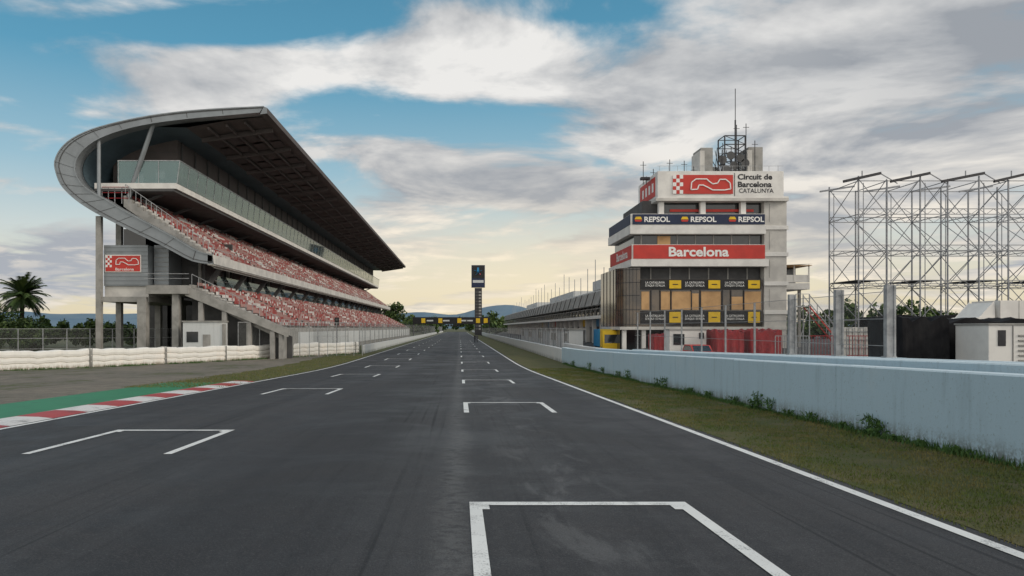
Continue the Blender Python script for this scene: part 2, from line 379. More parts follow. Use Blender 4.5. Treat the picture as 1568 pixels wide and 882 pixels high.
# ------------------------------------------------------------ grandstand
G=empty('grandstand'); Y0,Y1=80.0,285.0
pairs=[((404,163),(398,172)),((340,166),(342,177)),((285,170),(287,182)),((230,177),(233,189)),((180,187),(188,199)),((140,198),(153,212)),((110,212),(131,227)),((92,228),(119,243)),((83,247),(116,258)),((85,264),(120,272)),((92,282),(131,286)),((105,297),(147,297)),((122,311),(163,305)),((146,326),(180,316)),((175,341),(205,330)),((210,358),(235,346)),((250,377),(268,364)),((295,400),(300,383)),((327,404),(325,390))]
def catmull(pts,k=3):
    r=[]
    for i in range(len(pts)-1):
        p0=pts[max(i-1,0)];p1=pts[i];p2=pts[i+1];p3=pts[min(i+2,len(pts)-1)]
        for j in range(k):
            t=j/k; r.append(tuple(.5*((2*p1[c])+(-p0[c]+p2[c])*t+(2*p0[c]-5*p1[c]+4*p2[c]-p3[c])*t*t+(-p0[c]+3*p1[c]-3*p2[c]+p3[c])*t**3) for c in (0,1)))
    r.append(pts[-1]); return r
out0=[P(*a) for a,b in pairs]; inn0=[P(*b) for a,b in pairs]
out=catmull(out0); inn=catmull(inn0)
r=MB()
for i in range(len(out)-1):
    a,b,c,d_=out[i],out[i+1],inn[i+1],inn[i]
    r.face([(a[0],Y0,a[1]),(b[0],Y0,b[1]),(c[0],Y0,c[1]),(d_[0],Y0,d_[1])],CLAD)
r.strip(out,Y0,Y0+1.4,CLAD); r.strip(inn,Y0,Y0+1.4,CLAD)
for i in range(len(out0)): r.beam((out0[i][0],Y0-.01,out0[i][1]),(inn0[i][0],Y0-.01,inn0[i][1]),.07,CONCD,.02)
for i in range(len(out)-1):
    for ff_,ww,mm_ in ((.22,.07,CONCD),(.04,.16,CLAD),(.96,.12,CLAD)):
        mo=(out[i][0]*(1-ff_)+inn[i][0]*ff_,out[i][1]*(1-ff_)+inn[i][1]*ff_); m2=(out[i+1][0]*(1-ff_)+inn[i+1][0]*ff_,out[i+1][1]*(1-ff_)+inn[i+1][1]*ff_)
        r.beam((mo[0],Y0-.03,mo[1]),(m2[0],Y0-.03,m2[1]),.05 if mm_ is CONCD else .12,mm_,ww if mm_ is CONCD else .12)
r.obj('end_fascia_ring',G)
r=MB()
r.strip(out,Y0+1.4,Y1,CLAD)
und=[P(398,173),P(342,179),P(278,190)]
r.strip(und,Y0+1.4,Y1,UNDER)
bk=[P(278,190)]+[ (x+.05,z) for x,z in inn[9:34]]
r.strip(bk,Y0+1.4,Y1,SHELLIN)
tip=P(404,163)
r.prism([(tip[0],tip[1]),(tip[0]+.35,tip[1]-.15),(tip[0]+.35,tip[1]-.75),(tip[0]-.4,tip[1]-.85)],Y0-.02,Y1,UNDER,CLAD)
yy=Y0+6
a,b=P(396,174.5),P(280,191.5)
while yy<Y1:
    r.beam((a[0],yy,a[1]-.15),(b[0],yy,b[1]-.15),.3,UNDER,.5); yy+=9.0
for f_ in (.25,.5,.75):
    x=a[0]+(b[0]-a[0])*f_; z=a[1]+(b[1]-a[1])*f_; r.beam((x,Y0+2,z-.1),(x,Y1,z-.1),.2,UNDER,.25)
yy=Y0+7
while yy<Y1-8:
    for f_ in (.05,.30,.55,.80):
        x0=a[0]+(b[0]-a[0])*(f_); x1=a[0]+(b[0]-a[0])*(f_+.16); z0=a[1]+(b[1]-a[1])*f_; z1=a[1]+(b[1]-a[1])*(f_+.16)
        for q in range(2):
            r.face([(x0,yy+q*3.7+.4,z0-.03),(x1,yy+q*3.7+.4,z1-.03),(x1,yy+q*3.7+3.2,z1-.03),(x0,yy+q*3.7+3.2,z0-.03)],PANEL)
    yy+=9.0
poly=out[:34]+list(reversed(inn[:34])); r.face([(x,Y1,z) for x,z in poly],CLAD)
r.obj('roof_shell',G)
r=MB()
r.box(-40.5,-33.0,Y0+7,Y1-1,17.9,24.0,UNDER); 
r.box(-32.98,-32.9,Y0+8,Y1-2,18.2,21.4,GLASSD)
yy=Y0+8
while yy<Y1-3: r.box(-32.92,-32.8,yy,yy+.25,18.0,23.9,CONCD); yy+=4.5
for z in (19.5,21,22.5): r.beam((-40.4,Y0+6.98,z),(-33,Y0+6.98,z),.05,CONCD)
for x in (-38,-35.5): r.box(x,x+1.1,Y0+6.94,Y0+6.99,18,20.3,GLASSD)
r.box(-40,-31.05,Y0+1.5,Y1,17.25,17.85,WPAINT); r.box(-40,-31.3,Y0+1.45,Y1+.1,16.95,17.23,CONCD)
r.obj('lounge_level',G)
r=MB()
r.face([(-31.0,Y0+1.6,17.86),(-31,Y1,17.86),(-30.7,Y1,20.3),(-30.7,Y0+1.6,20.3)],TEAL)
r.face([(-31.0,Y0+1.6,17.86),(-37.5,Y0+1.6,17.86),(-37.5,Y0+1.6,20.3),(-30.7,Y0+1.6,20.3)],TEAL)
r.beam((-30.7,Y0+1.6,20.32),(-30.7,Y1,20.32),.1,STEEL); r.beam((-30.7,Y0+1.6,20.32),(-37.5,Y0+1.6,20.32),.1,STEEL)
yy=Y0+1.6
while yy<Y1: r.beam((-31.0,yy,17.85),(-30.68,yy,20.3),.06,STEEL); yy+=3.0
for x in (-33,-35.2,-37.4): r.beam((x,Y0+1.58,17.85),(x,Y0+1.58,20.3),.06,STEEL)
r.obj('balcony_glazing',G)
def tier(name,x0,z0,dx,dz,rows,ya,yb,seed):
    rnd=random.Random(seed); m=MB(); prof=[(x0,z0-1.2)]
    for i in range(rows): prof+= [(x0-dx*i,z0+dz*i),(x0-dx*(i+1),z0+dz*i)]
    xe=x0-dx*rows; prof+=[(xe,z0+dz*rows),(xe-.3,z0+dz*rows),(xe-.3,z0+dz*rows-1.2)]
    m.prism(prof,ya,yb,CONC)
    y=ya
    while y<yb-2:
        for i in range(rows-1): m.box(x0-dx*i-dx*.5,x0-dx*i-.02,y+.15,y+1.2,z0+dz*i,z0+dz*(i+.5),CONCL)
        y+=16.5
    m.obj(name+'_terraces',G)
    m=MB()
    for i in range(rows):
        xb=x0-dx*i-dx*.55; zb=z0+dz*i
        y=ya+.4
        while y<yb-.5:
            pitch=.56 if y<150 else 1.12; w=pitch-.1
            if ((y-ya)%16.5)>1.3:
                n_=math.sin(y*.23+i*.9)+math.sin(y*.61-i*.5)*.8+rnd.gauss(0,.7)
                mt=SEATW if n_>.95 else (SEATR if n_>-.3 else SEATF)
                m.box(xb-.2,xb+.16,y,y+w,zb+.28,zb+.34,mt); m.box(xb-.26,xb-.2,y,y+w,zb+.3,zb+.66,mt)
            y+=pitch
    m.obj(name+'_seats',G)
tier('upper_tier',-26.9,9.75,.6,.42,16,Y0+1.5,Y1,3)
tier('lower_tier',-19.5,2.0,.68,.335,14,Y0+.7,Y1,5)
r=MB()
r.box(-27.1,-26.6,Y0-.0,Y1,8.75,9.9,CONCL); r.beam((-26.7,Y0,10.6),(-26.7,Y1,10.6),.05,STEEL)
yy=Y0
while yy<Y1: r.beam((-26.7,yy,9.9),(-26.7,yy,10.6),.04,STEEL); yy+=2.5
r.box(-38.2,-37.6,Y0+6,Y1,13,17.2,CONCD)
yy=Y0+4
while yy<Y1:
    r.beam((-37.2,yy,15.6),(-33.0,yy,17.2),.3,CONCD); r.box(-37.5,-37.0,yy-.25,yy+.25,13,17.3,CONC); yy+=9
r.box(-30.6,-30.1,Y0+8,Y1,-1.4,10.3,GLASSD); 
yy=Y0+6
while yy<Y1:
    r.beam((-29.6,yy,6.2),(-27.6,yy,8.9),.45,CONCD,.5); r.box(-30.1,-29.8,yy-.3,yy+.3,-1.4,10,CONC); yy+=10.2
r.beam((-29.3,Y0+8,7.7),(-29.3,Y1,7.7),.06,STEEL); r.face([(-29.4,Y0+10,6.8),(-29.4,Y1,6.8),(-29.3,Y1,8.3),(-29.3,Y0+10,8.3)],TEAL)
r.box(-19.5,-19.1,Y0+.2,Y1,-1.5,1.9,CONC); 
r.box(-19.08,-19.05,Y0+8,Y1-4,-.6,1.5,GREYW)
r.beam((-19.2,Y0+.3,2.9),(-19.2,Y1,2.9),.05,STEEL)
yy=Y0+.3
while yy<Y1: r.beam((-19.2,yy,1.9),(-19.2,yy,2.9),.05,STEEL); yy+=2
r.obj('tier_structure',G)
for n_,y_ in enumerate((86.5,108,136,166,195,225)):
    m=MB(); m.box(-36.9,-36.8,y_,y_+7.5,15.6,17.0,WPAINT); m.obj('concourse_board_%d'%n_,G)
    text('Barcelona','concourse_lettering_%d'%n_,G,(-36.77,y_+3.75,16.3),6.6,1.0,RIGHTF,DLET)
r=MB()
a,b=P(283,438),P(440,503)
r.prism([(a[0],a[1]),(b[0],b[1]),(b[0],b[1]-.9),(a[0],a[1]-1.0)],Y0,Y0+.65,CONC)
r.prism([(a[0],a[1]-1.0),(b[0],b[1]-.9),(b[0],-1.5),(a[0],-1.5)],Y0+2.2,Y0+2.5,CONCD)
for t in (.15,.38,.62,.85):
    x=a[0]+(b[0]-a[0])*t; r.box(x-.25,x+.25,Y0+.1,Y0+.6,-1.5,a[1]+(b[1]-a[1])*t-1.0,CONC)
x0=P(152,0)[0]; x1=P(290,0)[0]
r.box(P(225,0)[0],x1,Y0-.3,Y0+16,P(0,450)[1],P(0,437)[1],CONC)
r.box(x0,P(225,0)[0],Y0+.5,Y0+14,P(0,462)[1],P(0,454)[1],CONC)
for px,top,yy,w in ((148,330,80.6,.55),(157,330,84,.6),(217,455,80.4,.95),(268,450,80.4,.7),(180,460,86,.7),(238,450,87,.7),(262,450,93,.7),(168,460,93,.7),(205,458,94,.7)):
    x=P(px,0)[0]; r.box(x-w/2,x+w/2,yy-w/2,yy+w/2,-1.5,P(0,top)[1],CONC)
r.box(-42,-30,Y0+18,Y0+18.4,-1.5,13,CONCD)
r.box(-38.5,-38,Y0+18,Y1,-1.5,14,CONCD)
r.box(P(153,0)[0],P(221,0)[0],Y0+.9,Y0+8,P(0,437)[1],P(0,374)[1],CLAD)
r.box(P(153,0)[0],P(221,0)[0],Y0+1.1,Y0+8,P(0,454)[1],P(0,437)[1]-.02,CONCL)
r.box(P(223,0)[0],P(246,0)[0],Y0+2.2,Y0+9,P(0,437)[1]+.01,P(0,372)[1],CLAD)
r.box(P(247,0)[0],P(285,0)[0],Y0+6,Y0+9,P(0,437)[1]+.01,P(0,385)[1],CONCD)
r.box(P(170,0)[0],P(205,0)[0],Y0+3,Y0+10,P(0,374)[1]+.01,P(0,345)[1],GLASSD)
for i in range(9):
    z=P(0,437)[1]+i*.5+.2; r.beam((P(223,0)[0],Y0+2.18,z),(P(246,0)[0],Y0+2.18,z),.05,CONC)
for i in range(10):
    z=P(0,437)[1]+i*.45+.1; r.beam((P(153,0)[0],Y0+.89,z),(P(221,0)[0],Y0+.89,z),.03,CONCD,.02)
r.cyl((P(148,0)[0],Y0+.5,P(0,318)[1]),(P(148,0)[0],Y0+.5,P(0,210)[1]),.2,.2,CLAD)
r.cyl((P(183,0)[0],Y0+2,P(0,300)[1]),(P(229,0)[0],Y0+.9,P(0,188)[1]),.28,.24,CLAD)
for i in range(18):
    t=i/17; x=-26.9-9.6*t; z=9.75+6.72*t+.2; r.beam((x,Y0+1.3,z),(x,Y0+1.3,z+1.0),.05,STEEL)
r.beam((-26.9,Y0+1.3,10.95),(-36.5,Y0+1.3,17.67),.06,STEEL)
for i in range(14):
    t=i/13; x=-19.4-9.5*t; z=2+4.7*t; r.beam((x,Y0+.3,z),(x,Y0+.3,z+1.1),.05,STEEL)
r.beam((-19.4,Y0+.3,3.1),(-28.9,Y0+.3,7.8),.06,STEEL)
for z in (7.3,7.8): r.beam((P(222,0)[0],Y0-.2,z),(x1,Y0-.2,z),.05,STEEL)
for z in (16.2,16.8,17.4): r.beam((P(146,0)[0],Y0+1.5,z),(P(188,0)[0],Y0+1.5,z),.07,REDT)
for px in (146,156,166,177,188): r.beam((P(px,0)[0],Y0+1.5,15.6),(P(px,0)[0],Y0+1.5,17.4),.07,STEEL)
r.obj('end_frame',G)
def logo(mb,x0,x1,z0,z1,y):
    mb.box(x0,x1,y-.02,y,z0,z1,RED)
    h=z1-z0; c=h/5
    for i in range(3):
        for j in range(5):
            if (i+j)%2==0: mb.box(x0+i*c*.9,x0+(i+1)*c*.9,y-.03,y-.021,z0+j*c,z0+(j+1)*c,LET)
    pts=[(.30,.22),(.31,.60),(.38,.78),(.56,.78),(.60,.66),(.66,.52),(.74,.56),(.78,.76),(.88,.76),(.95,.56),(.96,.26),(.86,.20),(.66,.20),(.58,.34),(.50,.46),(.43,.46),(.41,.24),(.30,.22)]
    for a,b in zip(pts[:-1],pts[1:]):
        mb.beam((x0+(x1-x0)*a[0],y-.035,z0+h*a[1]),(x0+(x1-x0)*b[0],y-.035,z0+h*b[1]),h*.055,LET,h*.055)
m=MB(); a=P(155,416);b=P(211,389)
m.box(a[0],b[0],Y0+.82,Y0+.88,a[1],b[1],WPAINT)
m.box(a[0]+.1,b[0]-.1,Y0+.78,Y0+.82,a[1]+.1,a[1]+.55,RED)
logo(m,a[0]+.1,b[0]-.1,a[1]+.55,b[1]-.1,Y0+.8); m.obj('circuit_sign_board',G)
text('Barcelona','circuit_sign_lettering',G,((a[0]+b[0])/2+.2,Y0+.77,a[1]+.33),2.0,.3,FRONT,LET)
uc=empty('utility_cabin'); m=MB()
xa=(280-VX)*78/F; xb=(340-VX)*78/F
m.box(xa,xb,78,79.8,-1.4,2.6,GREYW); m.box(xa-.1,xb+.1,77.9,79.9,2.6,2.75,CONC); m.box(xa+2.1,xa+2.9,77.95,78,-1.3,1.3,CONC); m.box(xa+.4,xa+1.6,77.95,78,0.5,1.6,GLASSD)
m.box(xb+.05,xb+.1,77.9,79,-1.4,2.4,CONC)
m.obj('cabin_body',uc)
yf=MB()
for i in range(14):
    x=-23.6+i*.9; yf.beam((x,79.3+i*.9,-1.4),(x,79.3+i*.9,2.6),.06,STEEL)
yf.beam((-23.6,79.3,2.6),(-11.9+0,91,2.6),.05,STEEL); yf.face([(-23.6,79.3,-1.3),(-14.2,88.7,-1.3),(-14.2,88.7,2.6),(-23.6,79.3,2.6)],HAZE)
yf.obj('wire_fence')
ml=MB(); ml.box(-16.6,-16.45,100,100.15,-1.4,2.3,DSTEEL); ml.box(-16.8,-16.2,99.9,100.0,2.3,3.4,BLACK); ml.cyl((-16.5,99.88,3.1),(-16.5,99.8,3.1),.16,.16,CONCD); ml.cyl((-16.5,99.88,2.6),(-16.5,99.8,2.6),.16,.16,CONCD); ml.obj('marshal_light_post')
# ------------------------------------------------------------ control tower
T=empty('control_tower'); D=84.0
def X(px): return (px-VX)*D/F
def Z(py): return EYE+(HY-py)*D/F
m=MB()
m.box(X(990),X(1171),D+2.0,D+12,-.6,Z(303),CONCD)
m.box(X(1172.5),X(1207),D+.4,D+12,-.6,Z(300),CONCL)
for py in (303,348,389,434,478): m.box(X(1172),X(1209),D+.25,D+12.1,Z(py+3),Z(py-3),WPAINT)
for py in (325,368,411,456): m.box(X(1180),X(1180.8),D+.37,D+.4,Z(py+14),Z(py-14),CONC)
m.box(X(1007),X(1200),D,D+9,Z(303),Z(262),WPAINT)
m.box(X(1004),X(1207),D-.15,D+9.3,Z(308),Z(303.2),CONCL)
m.box(X(1018),X(1171),D+1.2,D+10,Z(327),Z(308.2),GLASSD)
for px in (1010,1074,1136): m.box(X(px),X(px+8),D+.3,D+.9,Z(327),Z(308.2),WPAINT)
m.box(X(1030),X(1160),D+1.1,D+1.19,Z(322),Z(318),RED)
m.box(X(965),X(1173),D,D+12.5,Z(358),Z(344.3),WPAINT)
m.box(X(966),X(1172),D+.05,D+12.4,Z(344.2),Z(327.2),WPAINT)
m.box(X(974),X(1171),D+1.0,D+11.5,Z(374),Z(358.2),GLASSD)
for px in (984,1012,1040,1068,1096,1124,1152): m.box(X(px),X(px)+.12,D+.93,D+.99,Z(374),Z(358.2),CONC)
m.box(X(1010),X(1030),D+.9,D+.98,Z(373),Z(360),ORG)
m.box(X(968),X(1172),D+.1,D+12,Z(397),Z(374.2),WPAINT)
m.box(X(966),X(1177),D-.1,D+12.5,Z(408),Z(397.2),WPAINT)
m.box(X(984),X(1171),D+1.4,D+11,Z(427),Z(408.2),CONCD)
for px in (1000,1030,1060,1090,1120,1150): m.box(X(px),X(px)+.15,D+1.3,D+1.38,Z(427),Z(408.3),CONC)
m.box(X(980),X(1171),D+.6,D+11,Z(502),Z(427),BROWNG)
cx=X(982); rr=2.3; n=9; pts=[]
for i in range(n+1):
    t=math.pi/2*i/n; pts.append((cx-math.sin(t)*rr, D+.5+rr-math.cos(t)*rr))
for (ax,ay),(bx_,by) in zip(pts[:-1],pts[1:]):
    m.face([(ax,ay,Z(500)),(bx_,by,Z(500)),(bx_,by,Z(409)),(ax,ay,Z(409))],BROWNG)
    for py in (412,432,452,474,497): m.beam((ax,ay-.03,Z(py)),(bx_-.03,by,Z(py)),.06,DSTEEL)
    m.beam((bx_-.02,by-.02,Z(500)),(bx_-.02,by-.02,Z(409)),.04,DSTEEL)
m.box(cx-rr,cx,D+.5+rr,D+12,Z(500),Z(408.5),BROWNG)
for yy in range(4,12,2): m.box(cx-rr-.05,cx-rr,D+yy,D+yy+.1,Z(500),Z(409),DSTEEL)
m.box(X(955),X(1171),D+2,D+12,-1.4,Z(502.5),GLASSD)
m.box(X(950),X(1207),D+.3,D+12.2,Z(505),Z(500.3),CONCL)
for px in (955,985,1020,1060,1100,1140,1168): m.box(X(px),X(px)+.45,D+.6,D+1.05,-1.4,Z(505),WPAINT)
m.obj('tower_body',T,bevel=.02)
m=MB()
m.box(X(968.5),X(1171),D-.06,D+.0,Z(343.5),Z(328),NAVY); m.box(X(966)-.06,X(966)-.01,D+.3,D+12,Z(343.5),Z(328),NAVY)
m.box(X(970),X(1171.5),D+.0,D+.07,Z(396),Z(375),RED); m.box(X(968)-.06,X(968)-.01,D+.3,D+12,Z(396),Z(375),RED)
for r0,r1 in ((443,427.5),(495.5,476)):
    m.box(X(982),X(1168),D+.3,D+.45,Z(r0),Z(r1),BLACK)
    for px in (1026,1086,1147): m.box(X(px),X(px+18),D+.24,D+.29,Z(r0-1.5),Z(r1+1.5),YEL)
    for px in (1026,1086,1147): m.box(X(px+5),X(px+13),D+.21,D+.235,Z((r0+r1)/2+.7),Z((r0+r1)/2-.7),DLET)
for i,(p0,p1) in enumerate(((984,996),(1014,1028),(1030,1060),(1062,1072),(1076,1106),(1122,1140),(1142,1168))):
    m.box(X(p0),X(p1),D+.52,D+.58,Z(474),Z(446+random.choice((0,0,3,8))),ORG)
for px in (998,1012,1029,1060,1074,1108,1121,1141): m.box(X(px),X(px)+.1,D+.45,D+.58,Z(475),Z(444),DSTEEL)
logo(m,X(1030),X(1122),Z(297),Z(268),D-.07)
m.box(X(1007)-.05,X(1007)-.01,D+1,D+8,Z(298),Z(268),RED)
for i in range(4): m.box(X(1007)-.07,X(1007)-.055,D+1.6+i*1.5,D+2.3+i*1.5,Z(290),Z(276),LET)
m.box(X(1124.5),X(1125.2),D-.05,D-.01,Z(300),Z(265),DLET)
m.obj('sign_panels',T)
for px in (1006,1077,1150): 
    text('REPSOL','banner_lettering_%d'%px,T,(X(px),D-.09,Z(336)),2.9,.62,FRONT,LET,.03)
    mm=MB(); c=X(px)-2.1; mm.prism([(c-.45,Z(336)),(c+.4,Z(336)),(c+.25,Z(332)),(c-.3,Z(332))],D-.1,D-.07,YEL); mm.prism([(c-.35,Z(339.5)),(c+.3,Z(339.5)),(c+.4,Z(336.6)),(c-.45,Z(336.6))],D-.1,D-.07,RED); mm.obj('banner_emblem_%d'%px,T)
text('Barcelona','barcelona_lettering',T,(X(1070),D-.03,Z(385.5)),X(1116)-X(1024),1.1,FRONT,LET,.03)
text('Circuit de\nBarcelona','circuit_lettering',T,(X(1156),D-.03,Z(276.5)),3.9,1.5,FRONT,DLET,.03)
text('CATALUNYA','catalunya_lettering',T,(X(1158),D-.03,Z(292)),3.9,.5,FRONT,DLET,.008)
text('Barcelona','side_lettering',T,(X(968)-.08,D+5,Z(385.5)),6,1.0,LEFTF,LET,.02)
for rz in (435,486):
    for px in (1004,1065,1126):
        text("LA CATALUNYA\nD'AQUI I D'ALLA",'slogan_%d_%d'%(rz,px),T,(X(px),D+.22,Z(rz)),2.2,.62,FRONT,LET,0.01)
m=MB()
for p0,p1,t in ((1089,1110,213),(1165,1190,212)):
    m.box(X(p0)+.15,X(p1),D+4,D+7,Z(262),Z(t),CONC); m.box(X(p0),X(p0)+.55,D+3.9,D+7.1,Z(258),Z(t+5),CONCL)
xa,xb=X(1130),X(1163); ya,yb=D+4.2,D+6.4
for (x,y) in ((xa,ya),(xb,ya),(xa,yb),(xb,yb)): m.beam((x,y,Z(262)),(x,y,Z(193)),.13,DSTEEL)
for py in (193,207,221,235,249):
    z=Z(py); m.beam((xa,ya,z),(xb,ya,z),.1,DSTEEL); m.beam((xa,yb,z),(xb,yb,z),.08,DSTEEL); m.beam((xa,ya,z),(xa,yb,z),.08,DSTEEL); m.beam((xb,ya,z),(xb,yb,z),.08,DSTEEL)
    m.beam((xa,ya,z),(xb,ya,z-1),.06,DSTEEL)
mast=X(1151); m.beam((mast,D+5,Z(255)),(mast,D+5,Z(165)),.14,DSTEEL); m.beam((mast,D+5,Z(165)),(mast,D+5,Z(114)),.07,DSTEEL)
for px,py in ((1122,235),(1135,228),(1150,232),(1140,244),(1158,240),(1128,250)): 
    m.cyl((X(px),D+3.6,Z(py)),(X(px),D+3.2,Z(py)),.15,.5,CONCD,12); m.beam((X(px),D+3.7,Z(py)),(X(px)+.4,D+4.2,Z(py)-.4),.08,DSTEEL)
rn=random.Random(4)
for i in range(16):
    px=rn.uniform(1112,1166); m.beam((X(px),D+rn.uniform(3,6),Z(258)),(X(px)+rn.uniform(-.6,.6),D+rn.uniform(3,6),Z(rn.uniform(205,240))),.06,DSTEEL)
for px,t in ((995,238),(1011,250),(1037,235),(1060,237),(1000,262),(1120,220),(1172,205),(1143,180),(1158,178),(1075,246)):
    m.beam((X(px),D+3,Z(275 if px<1006 else 262)),(X(px),D+3,Z(t)),.07,DSTEEL)
    m.beam((X(px)-.35,D+3,Z(t+6)),(X(px)+.35,D+3,Z(t+6)),.05,DSTEEL)
m.box(X(990),X(1004),D+2.5,D+3.1,Z(268),Z(264),DSTEEL)
m.beam((X(1007),D+.1,Z(262)+.6),(X(1200),D+.1,Z(262)+.6),.03,STEEL)
for px in range(1010,1200,14): m.beam((X(px),D+.1,Z(262)),(X(px),D+.1,Z(262)+.6),.03,STEEL)
m.cyl((X(1118),D+6,Z(262)),(X(1118),D+6,Z(240)),.7,.7,CONC)
m.obj('rooftop_equipment',T)
m=MB()
xa,xb=X(1209.5),X(1259)
m.box(xa,xb,D+3,D+10,Z(441),Z(431),WPAINT); m.box(xa,xb,D+3,D+3.08,Z(430),Z(418),WPAINT)
m.face([(xa,D+2.5,Z(403)),(xb+.2,D+2.5,Z(401)),(xb+.2,D+10,Z(397)),(xa,D+10,Z(397))],WPAINT); m.box(xa,xb+.1,D+2.6,D+10,Z(403.8),Z(403),ORG)
for x in (xa+.1,(xa+xb)/2,xb-.1): m.beam((x,D+3,Z(430)),(x,D+3,Z(402)),.12,WPAINT)
m.box(xa,xb-.3,D+6,D+9.8,Z(431),Z(404),GLASSD)
for x in (xa+.3,xb-.4): m.box(x,x+.3,D+5,D+5.3,-.4,Z(441),CONC)
m.obj('side_balcony',T)
# ------------------------------------------------------------ pit building
B=empty('pit_building'); m=MB(); a0,a1=96.7,330
m.box(21.2,40,a0,a1,-1.4,3.3,CONCD)
y=a0
i=0
while y<a1-6:
    m.box(20.6,21.25,y,y+.7,-1.4,3.3,WPAINT); m.box(21.1,21.19,y+.7,y+6,2.2,3.3,(RED,GREYW,BLUE,GREYW,YEL)[i%5] if i%2==0 else GREYW)
    m.box(21.15,21.2,y+.8,y+5.9,-1.4,2.2,(GLASSD,CONC,BLACK)[i%3]); y+=6.2;i+=1
m.box(19.4,40,a0,a1,3.3,3.75,WPAINT)
m.box(24.5,40,a0+.5,a1,3.75,7.6,GLASSD)
y=a0
while y<a1: m.box(24.35,24.55,y,y+.2,3.75,7.6,CONC); m.beam((19.8,y,3.75),(19.8,y,4.8),.05,STEEL); m.beam((20.6,y+1.5,3.75),(21.6,y+1.5,6.5),.18,CONC); y+=4.1
m.beam((19.8,a0,4.8),(19.8,a1,4.8),.06,STEEL)
m.face([(19.7,a0,3.8),(19.7,a1,3.8),(19.7,a1,4.75),(19.7,a0,4.75)],HAZE)
roof=[(19.6,5.3),(20.0,5.2),(20.6,6.9),(24,7.9),(32,8.6),(40,8.6),(40,8.9),(31,9.0),(23.5,8.4),(20.2,7.3)]
m.prism(roof,a0,a1,CONC,CONCL)
y=a0+2
while y<a1: m.beam((19.55,y,5.35),(20.15,y,7.35),.12,CONCD); y+=6
m.box(25,36,a0+1,140,8.9,10.6,GREYW); m.box(26,36,170,215,8.9,10.4,GREYW); m.box(26,36,250,290,8.9,10.6,GREYW)
for i in range(30):
    y=100+i*7.3; m.beam((22.2,y,8),(22.2,y,random.uniform(10.5,13.5)),.1,STEEL)
m.obj('pit_building_body',B)
H=MB(); H.box(13.6,15.4,93,165,-1.4,1.75,GREYW); H.box(13.4,15.6,92.8,165.3,1.75,1.95,CONC)
y=93
while y<165: H.box(13.56,13.6,y,y+.08,-1.4,1.75,DSTEEL); H.box(13.52,13.6,y+1,y+3,.3,1.3,CONC) if int(y)%2 else None; y+=3.6
H.obj('pit_wall_stand')
ff=MB()
for i in range(60): 
    yy=75+i*5; ff.beam((10.4,yy,-.1),(10.4,yy,2.0),.07,STEEL)
ff.face([(10.4,75,0),(10.4,370,0),(10.4,370,1.9),(10.4,75,1.9)],HAZE); ff.beam((10.4,75,1.9),(10.4,370,1.9),.04,STEEL)
ff.obj('catch_fence')
# ------------------------------------------------------------ vehicles
def wheel(mb,x,y,z,r,w,axis='x'):
    dv=Vector((w/2,0,0)) if axis=='x' else Vector((0,w/2,0)); c=Vector((x,y,z)); mb.cyl(c-dv,c+dv,r,r,TYRE,16); mb.cyl(c-dv*1.05,c+dv*1.05,r*.55,r*.55,STEEL,12)
def place(e,x,y,z,rz): e.location=(x,y,z); e.rotation_euler=(0,0,rz)
def prismx(mb,prof,x0,x1,mat):
    n=len(prof)
    for k_ in range(n):
        a=prof[k_];b=prof[(k_+1)%n]; mb.face([(x0,a[0],a[1]),(x1,a[0],a[1]),(x1,b[0],b[1]),(x0,b[0],b[1])],mat)
    mb.face([(x0,p[0],p[1]) for p in prof],mat); mb.face([(x1,p[0],p[1]) for p in reversed(prof)],mat)
def car(name,x,y,z,rz,paintm):
    e=empty(name); m=MB()
    prismx(m,[(-2.0,.35),(-2.05,.7),(-1.9,.85),(-1.0,.95),(1.7,1.0),(2.0,.9),(2.05,.45),(1.95,.3),(-1.9,.3)],-.86,.86,paintm)
    prismx(m,[(-1.0,.95),(-.35,1.42),(1.2,1.45),(1.75,1.0)],-.74,.74,paintm)
    m.obj('car_body',e,bevel=.04)
    m=MB(); m.face([(-.68,-1.0,.98),(.68,-1.0,.98),(.62,-.40,1.40),(-.62,-.40,1.40)],GLASSD)
    for s in (-.745,.745): m.face([(s,-.8,1.0),(s,1.5,1.02),(s,1.1,1.38),(s,-.3,1.37)],GLASSD)
    for s in (-.7,.7): m.box(s-.14,s+.14,-2.07,-2.0,.6,.74,LET)
    for s in (-.8,.8):
        for yy in (-1.3,1.3): wheel(m,s,yy,.32,.32,.2)
    m.obj('car_trim',e); place(e,x,y,z,rz)
car('red_car',18.3,57,-.75,0,RED)
def truck(name,x,y,z,rz,boxm,cabm,L=9.0,stripe=None,H=3.9):
    e=empty(name); m=MB()
    m.box(2.2,2.2+L,-1.25,1.25,1.0,H,boxm); m.box(2.2,2.2+L,-1.0,1.0,.75,.98,DSTEEL)
    if stripe: m.box(2.4,2.0+L,-1.27,-1.25,1.6,2.6,stripe)
    n=int(L/1.2)
    for i in range(n+1): m.box(2.2+i*L/n-.02,2.2+i*L/n+.02,-1.265,-1.25,1.0,H,CONC)
    m.obj('cargo_box',e,bevel=.03)
    m=MB(); pr=[(0,.5),(0,1.4),(.25,2.5),(.5,2.9),(1.9,3.1),(1.9,.5)]
    m.prism(pr,-1.15,1.15,cabm); m.prism([(.9,2.95),(1.9,H-.1),(1.95,3.0)],-1.1,1.1,cabm); m.obj('cab',e,bevel=.04)
    m=MB(); m.face([(-.01,-1.0,1.45),(-.01,1.0,1.45),(.22,.95,2.45),(.22,-.95,2.45)],GLASSD); m.face([(.35,-1.16,1.5),(1.4,-1.16,1.5),(1.4,-1.16,2.4),(.45,-1.16,2.4)],GLASSD)
    for xx in (.9,3.0,L,L+1.1):
        for s in (-1.05,1.05): wheel(m,xx,s,.5,.5,.3,'y')
    m.obj('running_gear',e); place(e,x,y,z,rz)
